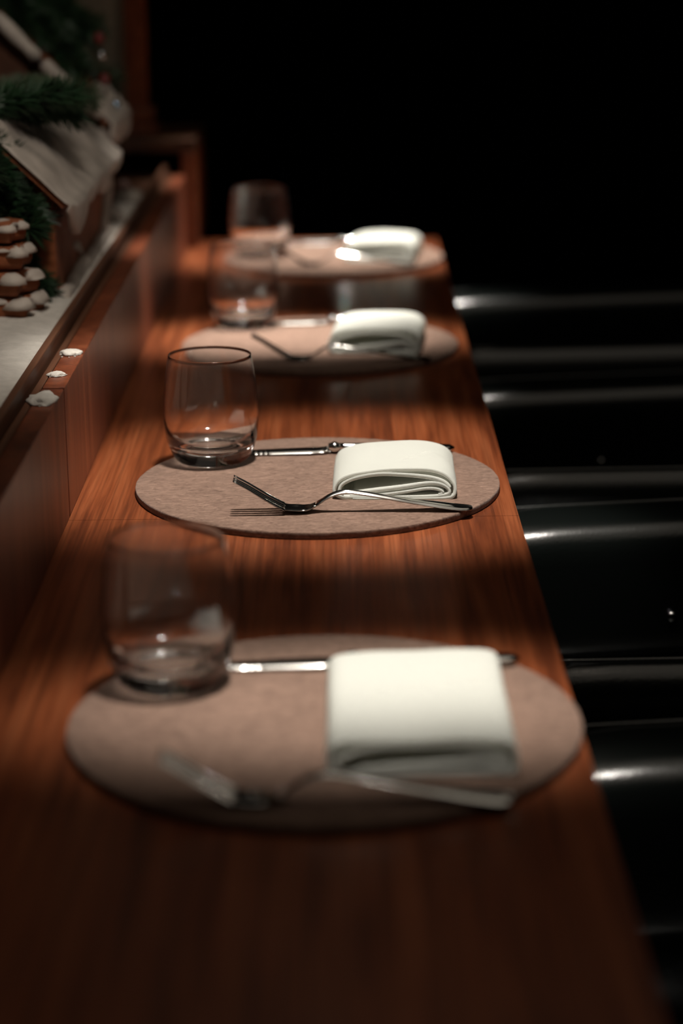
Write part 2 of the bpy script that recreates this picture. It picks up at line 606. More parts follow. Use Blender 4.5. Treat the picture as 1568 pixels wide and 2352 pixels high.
FORKS = [((-0.1125, 1.1795), -0.004), ((-0.0985, 1.8150), 0.004), ((-0.1085, 2.4700), -0.035), ((-0.1025, 3.1600), -0.06)]
FL = ['polished steel fork in front of the napkin nearest the camera, blurred', 'polished steel fork in sharp focus on the second placemat, handle to the stools',
      'polished steel fork in shade on the third placemat, behind the sharp setting', 'polished steel fork on the farthest placemat, glinting before its napkin']
f0 = build_fork()
for i, ((x, y), rz) in enumerate(FORKS):
    o = f0 if i == 0 else copy_tree(f0)
    o.location = (x, y, ZM)
    o.rotation_euler = (0, 0, rz)
    tag(o, FL[i], 'fork', 'forks on the placemats')


# ------------------------------------------------------------------ knives: local x from blade tip (0) to handle end (0.228), bolster at 0.108
def build_knife():
    root = thing('table_knife', 'knife', 'knife', (0, 0, 0), 0, 'knives on the placemats')
    bm = bmesh.new()
    rings = []
    N = 90
    for k in range(N + 1):
        x = 0.106 * k / N
        back = interp([(0, 0.0015), (0.006, 0.0062), (0.02, 0.0078), (0.09, 0.0082), (0.106, 0.0048)], x)
        edge = -interp([(0, 0.0018), (0.012, 0.0065), (0.035, 0.0098), (0.085, 0.0100), (0.098, 0.0080), (0.106, 0.0048)], x)
        if 0.012 < x < 0.048:
            edge += 0.0003 * math.sin(x * 2 * PI / 0.0047)
        th = interp([(0, 0.0012), (0.09, 0.0022), (0.106, 0.0040)], x)
        z0 = interp([(0, 0.0010), (0.106, 0.0022)], x)
        q = min(1.0, -edge / 0.006)
        rings.append([Vector((x, edge, z0)), Vector((x, edge, z0 + 0.0003 * q)), Vector((x, edge + 0.0007 * q, z0 + 0.0010 * q)), Vector((x, edge + 0.0019 * q, z0 + 0.0018 * q)), Vector((x, edge + 0.0038 * q, z0 + 0.0025 * q)),
                      Vector((x, 0.3 * back, z0 + th + 0.0006 * q)), Vector((x, back, z0 + th * 0.9)),
                      Vector((x, back, z0)), Vector((x, 0, z0)), Vector((x, edge * 0.5, z0))])
    loft(bm, rings)
    link('blade', bm, M['steel'], root, smooth=False)
    bm = bmesh.new()
    rings = []
    for k in range(13):
        x = 0.104 + 0.012 * k / 12
        r = interp([(0.104, 0.0042), (0.110, 0.0062), (0.116, 0.0040)], x)
        rings.append([Vector((x, r * math.cos(a * PI / 8), 0.0058 + r * 0.93 * math.sin(a * PI / 8))) for a in range(16)])
    loft(bm, rings)
    link('bolster', bm, M['steel'], root)
    bm = bmesh.new()
    rings = []
    for k in range(25):
        x = 0.115 + 0.113 * k / 24
        wd = interp([(0.115, 0.0042), (0.16, 0.0062), (0.215, 0.0090), (0.224, 0.0075), (0.228, 0.002)], x)
        th = interp([(0.115, 0.0042), (0.17, 0.0040), (0.224, 0.0034), (0.228, 0.0012)], x)
        zc = interp([(0.115, 0.0058), (0.16, 0.0052), (0.228, 0.0036)], x)
        rings.append([Vector((x, wd * math.cos(a * PI / 8), max(0.0, zc + th * math.sin(a * PI / 8)))) for a in range(16)])
    loft(bm, rings)
    link('handle', bm, M['steel'], root)
    return root


KNIVES = [((-0.105, 1.4150), 0.012), ((-0.1195, 2.0230), 0.012), ((-0.1235, 2.6930), 0.0), ((-0.110, 3.3640), 0.0)]
KL = ['steel table knife behind the napkin nearest the camera, blade towards its tumbler', 'steel table knife in sharp focus behind the second napkin, blade tip behind its tumbler',
      'steel table knife behind the third napkin, brightly glinting along the blade', 'steel table knife on the farthest placemat, at the back of the setting']
k0 = build_knife()
for i, ((x, y), rz) in enumerate(KNIVES):
    o = k0 if i == 0 else copy_tree(k0)
    o.location = (x, y, ZM)
    o.rotation_euler = (0, 0, rz)
    tag(o, KL[i], 'knife', 'knives on the placemats')


# ------------------------------------------------------------------ napkins: rolled flat, open ends facing the camera
OUT = [(0.16, 0.20), (0.32, 0.28), (0.56, 0.40), (0.77, 0.53), (0.88, 0.49), (0.945, 0.32), (0.93, 0.16), (0.80, 0.085), (0.50, 0.07), (0.18, 0.065), (0.06, 0.09), (0.005, 0.22),
       (0.004, 0.42), (0.05, 0.66), (0.16, 0.84), (0.34, 0.95), (0.56, 1.0), (0.76, 0.96), (0.91, 0.80), (0.985, 0.52), (0.995, 0.26), (0.965, 0.07), (0.84, 0.015), (0.50, 0.005), (0.15, 0.005)]
FLAT = [(0.16, 0.20), (0.32, 0.26), (0.56, 0.34), (0.77, 0.42), (0.89, 0.40), (0.95, 0.28), (0.93, 0.16), (0.80, 0.10), (0.50, 0.085), (0.18, 0.075), (0.06, 0.10), (0.008, 0.22),
        (0.004, 0.50), (0.02, 0.78), (0.07, 0.94), (0.20, 0.99), (0.50, 1.0), (0.80, 1.0), (0.93, 0.96), (0.985, 0.80), (0.997, 0.40), (0.975, 0.08), (0.84, 0.015), (0.50, 0.005), (0.15, 0.005)]
MIXED = [((a[0] + b[0]) / 2, (a[1] + b[1]) / 2) for a, b in zip(OUT, FLAT)]
IN2 = [(0.13, 0.12), (0.22, 0.13), (0.40, 0.16), (0.58, 0.25), (0.76, 0.36), (0.86, 0.33), (0.90, 0.22), (0.86, 0.155)]
INN = [(0.07, 0.16), (0.045, 0.32), (0.08, 0.55), (0.18, 0.72), (0.36, 0.82), (0.58, 0.83), (0.78, 0.76), (0.90, 0.60), (0.955, 0.38)]


def sheet(path, wdt, hgt, dep, thick, seed, sag, crease=None, slant=0.0):
    pts = cat([(a * wdt, b * hgt) for a, b in path], 5)
    nY = 84 if crease else 36
    bm = bmesh.new()
    lo, hi = [], []
    n = len(pts)
    nrm = []
    for i in range(n):
        t = (pts[min(i + 1, n - 1)] - pts[max(i - 1, 0)]).normalized()
        nrm.append(Vector((-t.y, t.x)))
    for j in range(nY + 1):
        v = j / nY
        ra, rb = [], []
        for i, p in enumerate(pts):
            hz = 1 + sag * math.sin(PI * v) - 0.06 * (max(0, v - 0.94) / 0.06) ** 2
            wob = 0.0010 * noise.noise(Vector((p.x * 26 + seed, v * 3.1, p.y * 30)))
            for s, L in ((0.5, ra), (-0.5, rb)):
                q = p + nrm[i] * (thick * s)
                z = max(0.0, q.y * hz)
                if p.y > 0.55 * hgt:
                    z += wob * 1.3
                    if crease:
                        (x0, v0), (x1, v1) = crease
                        dx, dv = (x1 - x0) * wdt, (v1 - v0) * dep
                        L2 = math.hypot(dx, dv)
                        ax, av = p.x - x0 * wdt, (v - v0) * dep
                        tt = (ax * dx + av * dv) / (L2 * L2)
                        dd = (ax * dv - av * dx) / L2
                        if -0.05 < tt < 1.05:
                            z += (0.0026 * math.exp(-dd / 0.012) if dd > 0 else -0.0012 * math.exp(dd / 0.004)) * min(1, (tt + 0.05) * 4, (1.05 - tt) * 4)
                end = 0.0022 * noise.noise(Vector((i * 0.05 + seed, v * 0.4, 7.7)))
                yy = v * dep + end + slant * v * (p.x - wdt / 2) + 0.45 * p.y * (1 - v) ** 2
                L.append(bm.verts.new((q.x + wob * 0.6, yy, z)))
        lo.append(ra)
        hi.append(rb)
    for j in range(nY):
        for i in range(n - 1):
            bm.faces.new((lo[j][i], lo[j][i + 1], lo[j + 1][i + 1], lo[j + 1][i]))
            bm.faces.new((hi[j][i], hi[j + 1][i], hi[j + 1][i + 1], hi[j][i + 1]))
        for i in (0, n - 1):
            bm.faces.new((lo[j][i], lo[j + 1][i], hi[j + 1][i], hi[j][i]))
    for j in (0, nY):
        for i in range(n - 1):
            bm.faces.new((lo[j][i], hi[j][i], hi[j][i + 1], lo[j][i + 1]))
    return bm


# x, y of the front left corner, width, height, depth, puff, turn, label
NAPS = [(-0.0120, 1.2160, 0.1170, 0.0195, 0.176, 0.10, 0.0, None, 'white cotton napkin nearest the camera, folded flat, large and blurred'),
        (-0.0095, 1.8530, 0.1100, 0.0250, 0.118, 0.16, -0.02, ((0.55, 0.16), (0.84, 0.52)), 'white cotton napkin in sharp focus on the second placemat, rolled with open folds'),
        (-0.0175, 2.5020, 0.1080, 0.0280, 0.130, 0.14, -0.10, ((0.2, 0.3), (0.6, 0.5)), 'white cotton napkin on the third placemat, its front folds in shade'),
        (0.0015, 3.1880, 0.1060, 0.0270, 0.130, 0.16, -0.14, ((0.3, 0.3), (0.7, 0.6)), 'white cotton napkin on the farthest placemat, brightly lit on top')]
for i, (x, y, wd, hg, dp, pf, tz, cr, lab) in enumerate(NAPS):
    root = thing('napkin', lab, 'napkin', (x, y, ZM), tz, 'folded white napkins')
    link('outer_fold', sheet(FLAT if i == 0 else (OUT if i == 1 else MIXED), wd, hg, dp, 0.0030, 3.1 * i, pf, cr, 0.06 if i == 0 else 0.0), M['napkin'], root)
    link('inner_fold', sheet(IN2, wd, hg, dp * 0.98, 0.0022, 3.1 * i + 2.3, pf), M['napkin'], root)
    link('inner_fold', sheet(INN, wd, hg, dp * 0.97, 0.0030, 3.1 * i + 1.3, pf), M['napkin'], root)


# ------------------------------------------------------------------ black leather armchairs on the right
def rounded_bar(bm, path, wd, hgt, n=20, power=2.6):
    """sweep a soft rectangular section along a path of (x, y, z of the top)"""
    P = [Vector(p) for p in path]
    rings = []
    N = len(P)
    for i, p in enumerate(P):
        t = (P[min(i + 1, N - 1)] - P[max(i - 1, 0)])
        t.z = 0
        t.normalize()
        s = Vector((t.y, -t.x, 0))
        k = 1.0
        e = min(i, N - 1 - i) / 3.0
        if e < 1:
            k = 0.45 + 0.55 * math.sqrt(max(0, 1 - (1 - e) ** 2))
        ring = []
        for a in range(n):
            th = 2 * PI * a / n
            cx, sx = math.cos(th), math.sin(th)
            u = math.copysign(abs(cx) ** (2 / power), cx)
            v = math.copysign(abs(sx) ** (2 / power), sx)
            ring.append(p + s * (u * wd / 2 * k) + Vector((0, 0, -hgt / 2 + v * hgt / 2 * k)))
        rings.append(ring)
    loft(bm, rings)


def build_chair():
    root = thing('armchair', 'chair', 'chair', (0, 0, 0), 0, 'black leather armchairs at the counter')
    AT = T - 0.080          # top of the arms
    for sgn, yc, wid, pw in ((1, 0.220, 0.112, 4.5), (-1, 0.212, 0.052, 2.3)):
        bm = bmesh.new()
        path = []
        for k in range(19):
            u = k / 18
            x = -0.05 + 0.60 * u
            y = sgn * (yc + 0.030 * math.sin(u * PI * 0.5) * (1 if sgn > 0 else 0.6))
            path.append((x, y, AT + 0.010 * u))
        rounded_bar(bm, path, wid, 0.150, 32, pw)
        arm = link('armrest', bm, M['leather'], root)
        bm = bmesh.new()
        rounded_bar(bm, [(p[0] + 0.004, p[1] + 0.46 * wid, p[2] - 0.004) for p in path[1:-1]], 0.005, 0.005, 8, 2)
        link('piping', bm, M['leather'], arm)
        bm = bmesh.new()
        ball(bm, (0.170, sgn * (yc + 0.013) - sgn * wid * 0.5, AT - 0.094), 0.0060, 2, (1, 0.6, 1))
        link('stud', bm, M['stud'], arm)
        # side panel below the arm down to the seat frame
        bm = bmesh.new()
        rounded_bar(bm, [(p[0] + 0.01, p[1], AT - 0.13) for p in path[1:-1]], 0.05, 0.20, 16, 4)
        link('side_panel', bm, M['leather'], root)
    bm = bmesh.new()
    path = []
    for k in range(17):
        a = -PI / 2 + PI * k / 16
        path.append((0.50 + 0.10 * math.cos(a), 0.225 * math.sin(a), AT + 0.02 + 0.03 * math.cos(a)))
    rounded_bar(bm, path, 0.085, 0.36, 20, 3)
    link('backrest', bm, M['leather'], root)
    bm = bmesh.new()
    box(bm, (-0.03, -0.155, 0.36), (0.52, 0.155, 0.455), 0.03, 4)
    link('seat', bm, M['leather'], root)
    for sx in (0.0, 0.50):
        for sy in (-0.17, 0.17):
            bm = bmesh.new()
            loft(bm, [[Vector((sx + r * c, sy + r * s, z)) for c, s in ((1, 1), (-1, 1), (-1, -1), (1, -1))] for z, r in ((0, 0.013), (0.36, 0.021), (0.40, 0.021))])
            link('leg', bm, M['leg'], root, smooth=False)
    return root


CH = [(0.165, 1.250), (0.165, 1.864), (0.165, 2.485), (0.165, 3.165)]
CL = ['black leather armchair nearest the camera, its padded arm at the lower right', 'black leather armchair beside the sharp setting, brightest shine on its far arm',
      'black leather armchair third from the camera, faint shine on both arms', 'black leather armchair farthest along the counter']
c0 = build_chair()
for i, (x, y) in enumerate(CH):
    o = c0 if i == 0 else copy_tree(c0)
    o.location = (x, y, 0)
    o.rotation_euler = (0, 0, [0.0, 0.02, 0.01, 0.02][i])
    tag(o, CL[i], 'chair', 'black leather armchairs at the counter')


# ------------------------------------------------------------------ far end: small wooden cabinet with an open recess, and a post
cab = thing('end_cabinet', 'low wooden cabinet with an open dark recess at the far end of the counter', 'cabinet', (0, 0, 0))
X0, X1, Y0, Y1 = -0.46, -0.2310, 3.380, 3.62
box_obj('side_panel', (X1 - 0.0225, Y0, T + 0.0004), (X1, Y1, T + 0.1515), M['counter'], cab, 0.0015, 1)
box_obj('side_panel', (X0, Y0, 0), (X0 + 0.0225, Y1, T + 0.1515), M['dark_wood'], cab, 0.0015, 1)
box_obj('top_board', (X0, Y0, T + 0.152), (X1, Y1, T + 0.172), M['dark_wood'], cab, 0.002, 2)
box_obj('shelf_board', (X0 + 0.0232, Y0 + 0.001, T + 0.096), (X1 - 0.0232, Y1 - 0.015, T + 0.112), M['dark_wood'], cab, 0.001, 1)
box_obj('front_panel', (X0 + 0.0232, Y0 + 0.002, T + 0.0004), (X1 - 0.0232, Y0 + 0.018, T + 0.0955), M['dark_wood'], cab, 0.001, 1)
box_obj('back_panel', (X0 + 0.0232, Y1 - 0.014, T + 0.1125), (X1 - 0.0232, Y1 - 0.002, T + 0.1515), M['black_wall'], cab, 0, 1)

post = thing('wooden_post', 'slim dark wooden post with a stepped foot standing on the end cabinet', 'post', (-0.330, 3.50, T + 0.172))
bm = bmesh.new()
box(bm, (-0.034, -0.034, 0), (0.034, 0.034, 0.014), 0.002, 2)
box(bm, (-0.028, -0.028, 0.0142), (0.028, 0.028, 0.040), 0.004, 2)
link('foot', bm, M['counter'], post, smooth=False)
bm = bmesh.new()
box(bm, (-0.018, -0.018, 0.0405), (0.018, 0.018, 1.20), 0.003, 2)
link('shaft', bm, M['counter'], post, smooth=False)

# ------------------------------------------------------------------ snowy display
bm = bmesh.new()
nx, ny = 46, 200
gx0, gx1, gy0, gy1 = -0.88, -0.2832, -0.3, 2.95
grid = []
for j in range(ny + 1):
    row = []
    for i in range(nx + 1):
        u = (i / nx) ** 0.6
        x = gx0 + (gx1 - gx0) * u
        y = gy0 + (gy1 - gy0) * j / ny
        edge = min(1, (gx1 - x) / 0.03)
        z = T + 0.131 + 0.006 * noise.noise(Vector((x * 14, y * 9, 2))) + 0.003 * noise.noise(Vector((x * 50, y * 40, 5))) - 0.004 * (1 - edge)
        z += 0.010 * math.exp(-(((x + 0.335) / 0.03) ** 2 + ((y - 2.22) / 0.05) ** 2))
        row.append(bm.verts.new((x, y, z)))
    grid.append(row)
for j in range(ny):
    for i in range(nx):
        bm.faces.new((grid[j][i], grid[j][i + 1], grid[j + 1][i + 1], grid[j + 1][i]))
ring = [grid[0][i] for i in range(nx + 1)] + [grid[j][nx] for j in range(1, ny + 1)] + [grid[ny][i] for i in range(nx - 1, -1, -1)] + [grid[j][0] for j in range(ny - 1, 0, -1)]
lowr = [bm.verts.new((v.co.x, v.co.y, T + PT - 0.0118)) for v in ring]
for a in range(len(ring)):
    b = (a + 1) % len(ring)
    bm.faces.new((ring[a], lowr[a], lowr[b], ring[b]))
bm.faces.new(lowr)
snow = link('snow_blanket', bm, M['snow'])
snow['kind'] = 'stuff'
tag(snow, 'white artificial snow spread over the tray of the display', 'snow')


def lump(bm, c, r, sq, seed, amp=0.3, sub=3):
    vv = ball(bm, (0, 0, 0), r, sub, sq)
    for v in vv:
        k = 1 + amp * noise.noise(v.co * (2.0 / r) + Vector((seed, 0, 0))) + amp * 0.5 * noise.noise(v.co * (5.0 / r) + Vector((seed, 3, 0)))
        v.co *= k
        v.co += Vector(c)
        if v.co.z < c[2]:
            v.co.z = c[2] - 0.0002


CLUMPS = [(-0.2588, 1.979, 0.0092, (1.15, 1.1, 0.42), 'thin oval clump of fallen snow on the ledge, farthest from the camera'),
          (-0.2597, 1.884, 0.0075, (1.15, 1.1, 0.45), 'small clump of fallen snow on the ledge, middle one of three'),
          (-0.2590, 1.782, 0.0128, (0.98, 1.7, 0.42), 'largest ragged clump of fallen snow on the ledge, above the panel joint')]
for i, (x, y, r, sq, lab) in enumerate(CLUMPS):
    bm = bmesh.new()
    lump(bm, (0, 0, 0), r, sq, 5.3 * i, 0.35)
    for k in range(7):
        rr = r * random.uniform(0.08, 0.2)
        lump(bm, (random.uniform(-0.9, 1.0) * r * 0.9, random.uniform(-2.0, 2.0) * r, 0), rr, (1, 1, 0.6), k, 0.2, 1)
    o = link('snow_clump', bm, M['snow'], loc=(x, y, T + PT + 0.0002))
    tag(o, lab, 'snow', 'snow clumps on the ledge')


# gingerbread houses
def slab_poly(bm, pts, nvec, th):
    """extrude a planar polygon by thickness along nvec"""
    A = [bm.verts.new(p) for p in pts]
    B = [bm.verts.new(Vector(p) + Vector(nvec) * th) for p in pts]
    bm.faces.new(A)
    bm.faces.new(B[::-1])
    n = len(A)
    for i in range(n):
        j = (i + 1) % n
        bm.faces.new((A[i], B[i], B[j], A[j]))


def icing_slope(origin, eu, ev, en, lu, lv, th, drips, seed, ndrip):
    """icing sheet on a roof slope: eu along the eave, ev up the slope, en out of it; a dripping lower edge"""
    bm = bmesh.new()
    origin, eu, ev, en = Vector(origin), Vector(eu), Vector(ev), Vector(en)
    n, m_ = 64, 24
    rnd = random.Random(seed)
    ph = [rnd.uniform(-0.25, 0.25) for _ in range(ndrip + 2)]
    ln = [rnd.uniform(0.35, 1.0) for _ in range(ndrip + 2)]
    G, Bt = [], []
    out = Vector((en.x, en.y, 0)).normalized()
    H = 0.32                      # share of the rows that hangs over the eave
    for i in range(n + 1):
        u = i / n
        s = u * ndrip
        k = int(s)
        d = min(1.0, abs((s - k) - 0.5 - ph[k] * 0.4) * 2.1)
        drip = 0.006 + drips * ln[k] * math.sqrt(max(0, 1 - d ** 2.0))
        col, cb = [], []
        for j in range(m_ + 1):
            v = j / m_
            nz = noise.noise(Vector((u * 5 + seed, v * 4, 1))) + 0.5 * noise.noise(Vector((u * 13 + seed, v * 9, 4)))
            if v < H:
                q = 1 - v / H
                pos = origin + eu * (lu * u) + Vector((0, 0, -drip * q)) + out * (0.001 + 0.004 * (1 - q))
                bul = th * (0.50 + 0.5 * math.sqrt(max(0.0, 1 - q * q)) - 0.35 * (1 - q)) * (0.8 + 0.2 * nz)
                nn = out
                back = pos - out * 0.0015
            else:
                q = (v - H) / (1 - H)
                pos = origin + eu * (lu * u) + ev * (lv * q)
                bul = th * (0.75 + 0.65 * nz) * (1.0 if q < 0.85 else 1.0 - 0.6 * (q - 0.85) / 0.15)
                bul = max(0.0015, bul)
                nn = (out * max(0, 1 - q * 5) + en).normalized()
                back = pos + en * 0.0002
            edge = min(u, 1 - u) * 14
            if edge < 1:
                bul *= math.sqrt(max(0.05, edge))
            col.append(bm.verts.new(pos + nn * bul))
            cb.append(bm.verts.new(back))
        G.append(col)
        Bt.append(cb)
    for i in range(n):
        for j in range(m_):
            bm.faces.new((G[i][j], G[i + 1][j], G[i + 1][j + 1], G[i][j + 1]))
            bm.faces.new((Bt[i][j], Bt[i][j + 1], Bt[i + 1][j + 1], Bt[i + 1][j]))
        for j in (0, m_):
            bm.faces.new((G[i][j], Bt[i][j], Bt[i + 1][j], G[i + 1][j]))
    for j in range(m_):
        for i in (0, n):
            bm.faces.new((G[i][j], G[i][j + 1], Bt[i][j + 1], Bt[i][j]))
    return bm


def icing_bead(bm, pts, r, seed=0):
    P = cat(pts, 5)
    rings = []
    N = len(P)
    for i, p in enumerate(P):
        t = (P[min(i + 1, N - 1)] - P[max(i - 1, 0)]).normalized()
        a = t.orthogonal().normalized()
        b = t.cross(a)
        k = r * (0.8 + 0.45 * noise.noise(Vector((i * 0.6 + seed, 0, 0))) + 0.2)
        if i in (0, N - 1):
            k *= 0.4
        rings.append([p + a * k * math.cos(q * PI / 5) + b * k * math.sin(q * PI / 5) for q in range(10)])
    loft(bm, rings)


ZB = T + 0.1305


# long low house beside the ledge: its dripping eave runs along the ledge
HX0, HX1, HY0, HY1 = -0.470, -0.3005, 2.215, 2.70
zb = ZB - 0.004
zw1, zr1, xm1 = T + 0.236, T + 0.318, (-0.470 - 0.3005) / 2
h1 = thing('gingerbread_house', 'long low gingerbread house beside the ledge, thick icing dripping from its eave', 'gingerbread house', (xm1, (HY0 + HY1) / 2, zb), 0, 'gingerbread houses in the display')
off1 = Vector(h1.location)


def ad1(name, bm, mt, parent=h1, smooth=False):
    for v in bm.verts:
        v.co -= off1
    return link(name, bm, mt, parent, smooth)


for yy in (HY0, HY1 - 0.008):
    bm = bmesh.new()
    slab_poly(bm, [(HX0, yy, zb), (HX1, yy, zb), (HX1, yy, zw1 - 0.004), (xm1, yy, zr1 - 0.004), (HX0, yy, zw1 - 0.004)], (0, 1, 0), 0.008)
    ad1('gable_wall', bm, M['ginger'])
for xx in (HX0, HX1 - 0.008):
    bm = bmesh.new()
    box(bm, (xx, HY0 + 0.0082, zb), (xx + 0.008, HY1 - 0.0082, zw1 - 0.004), 0.002, 2)
    ad1('side_wall', bm, M['ginger'])
for sg, xe in ((1, HX1), (-1, HX0)):
    ev = Vector((xm1, 0, zr1)) - Vector((xe, 0, zw1))
    L = ev.length + 0.016
    ev.normalize()
    en = Vector((ev.z, 0, -ev.x))
    if en.z < 0:
        en = -en
    eu = Vector((0, 1, 0))
    o = Vector((xm1, HY0 - 0.014, zr1 + 0.0006)) - ev * L
    bm = bmesh.new()
    slab_poly(bm, [o, o + eu * 0.512, o + eu * 0.512 + ev * L, o + ev * L], en, 0.006)
    rp = ad1('roof_panel', bm, M['ginger'])
    bm = icing_slope(o + en * 0.006 - eu * 0.004, eu, ev, en, 0.520, L, 0.010, 0.036, 41 + sg, 4)
    ad1('icing', bm, M['icing'], rp, True)
bm = bmesh.new()
icing_bead(bm, [(HX1 + 0.004, HY0 + 0.50 * t, zb + 0.003 + 0.003 * math.sin(t * 37)) for t in (0.0, 0.12, 0.25, 0.38, 0.5, 0.62, 0.75, 0.88, 1.0)], 0.0085, 7)
ad1('icing_bead', bm, M['icing'], h1, True)
bm = bmesh.new()
icing_bead(bm, [(HX1 + 0.001, 2.695, T + 0.185), (HX1 + 0.002, 2.672, T + 0.165), (HX1 + 0.004, 2.630, T + 0.136)], 0.0065, 2)
ad1('icing_bead', bm, M['icing'], h1, True)
bm = bmesh.new()
lump(bm, (0, 0, 0), 0.020, (0.16, 1.9, 0.55), 3.3, 0.25, 3)
for v in bm.verts:
    v.co = Vector((v.co.x + HX1 + 0.0005, v.co.y + 2.40, v.co.z - (v.co.y) * 0.25 + T + 0.150))
ad1('icing_blob', bm, M['icing'], h1, True)

# tall house with its gable towards the camera
root = thing('gingerbread_house', 'tallest gingerbread house at the back, steep gable with a snowy sloping edge', 'gingerbread house', (-0.43, 2.80, ZB - 0.004), 0, 'gingerbread houses in the display')
off = Vector(root.location)


def ad3(name, bm, mt, parent=root, smooth=False):
    for v in bm.verts:
        v.co -= off
    return link(name, bm, mt, parent, smooth)


zb = ZB - 0.004
xa, xb_, xm = -0.56, -0.308, -0.434
zw, za = T + 0.268, T + 0.395
for yy in (2.735, 2.878):
    bm = bmesh.new()
    slab_poly(bm, [(xa, yy, zb), (xb_, yy, zb), (xb_, yy, zw), (xm, yy, za), (xa, yy, zw)], (0, 1, 0), 0.008)
    ad3('gable_wall', bm, M['ginger_dark'])
for xx in (xa, xb_ - 0.008):
    bm = bmesh.new()
    box(bm, (xx, 2.7432, zb), (xx + 0.008, 2.8778, zw), 0.002, 1)
    ad3('side_wall', bm, M['ginger_dark'])
for s, xe in ((1, xb_), (-1, xa)):
    ev = (Vector((xm, 0, za)) - Vector((xe, 0, zw)))
    L = ev.length + 0.014
    ev.normalize()
    en = Vector((ev.z, 0, -ev.x)) * (1 if s > 0 else -1)
    if en.z < 0:
        en = -en
    eu = Vector((0, 1, 0))
    o = Vector((xm, 2.718, za + 0.0006)) - ev * L
    bm = bmesh.new()
    slab_poly(bm, [o, o + eu * 0.190, o + eu * 0.190 + ev * L, o + ev * L], en, 0.007)
    rp = ad3('roof_panel', bm, M['ginger'])
    bm = icing_slope(o + en * 0.007 - eu * 0.004, eu, ev, en, 0.196, L * 0.26, 0.012, 0.03, 31 + s, 5)
    ad3('icing', bm, M['icing'], rp, True)
bm = bmesh.new()
icing_bead(bm, [(xb_ + 0.004, 2.735, T + 0.150), (xb_ + 0.008, 2.735, T + 0.19), (xb_ + 0.006, 2.735, T + 0.24), (xb_ + 0.004, 2.735, T + 0.262)], 0.0065, 12)
ad3('icing_bead', bm, M['icing'], root, True)
bm = bmesh.new()
icing_bead(bm, [(xb_ + 0.006, 2.708, zw + 0.003), (-0.335, 2.708, T + 0.303), (-0.38, 2.708, T + 0.347), (xm, 2.708, za + 0.008)], 0.0085, 4)
ad3('icing_bead', bm, M['icing'], root, True)

# stacked star cookies with icing (left edge)
tree = thing('cookie_tree', 'stack of iced gingerbread star cookies standing in the snow at the left edge', 'cookie stack', (-0.350, 2.130, ZB - 0.002))


def star(bm, R, r, th, n=6, ph=0.0):
    pts = []
    for k in range(n * 2):
        a = PI * k / n + ph
        q = R if k % 2 == 0 else r
        pts.append((q * math.cos(a), q * math.sin(a)))
    pts = cat([(x, y) for x, y in pts] + [pts[0]], 4)[:-1]
    rings = []
    for z, k in ((0, 0.93), (th * 0.25, 1.0), (th * 0.75, 1.0), (th, 0.92)):
        rings.append([Vector((p.x * k, p.y * k, z)) for p in pts])
    loft(bm, rings)


zc = 0.0
rd = random.Random(4)
LV = [(0.047, 0.020), (0.043, 0.022), (0.038, 0.022), (0.032, 0.020)]
for k, (R, th) in enumerate(LV):
    ph = rd.uniform(0, 1)
    bm = bmesh.new()
    star(bm, R, R * 0.72, th, 6, ph)
    ck = link('cookie', bm, M['ginger'], tree, loc=(0, 0, zc))
    bm = bmesh.new()
    for q in range(6):
        a = q * PI / 3 + ph
        lump(bm, (R * 0.80 * math.cos(a), R * 0.80 * math.sin(a), th * 0.55), R * 0.33, (1, 1, 0.80), q + 9 * k, 0.25, 2)
    lump(bm, (0, 0, th * 0.80), R * 0.80, (1, 1, 0.20), 5 + k, 0.2, 2)
    link('icing', bm, M['icing'], ck)
    zc += th + 0.004
# gingerbread heart cut off by the left edge
bm = bmesh.new()
hp = []
for k in range(28):
    a = 2 * PI * k / 28
    hp.append(Vector((0.0013 * 16 * math.sin(a) ** 3, 0, 0.0013 * (13 * math.cos(a) - 5 * math.cos(2 * a) - 2 * math.cos(3 * a) - math.cos(4 * a)) + 0.0225)))
loft(bm, [[p + Vector((0, -0.004, 0)) for p in hp], [p + Vector((0, 0.004, 0)) for p in hp]])
o = link('gingerbread_heart', bm, M['ginger'], smooth=False, loc=(-0.3275, 1.745, ZB - 0.003), rot=(0.0, 0, 0.25))
tag(o, 'brown gingerbread heart standing in the snow, cut off by the picture edge', 'cookie')


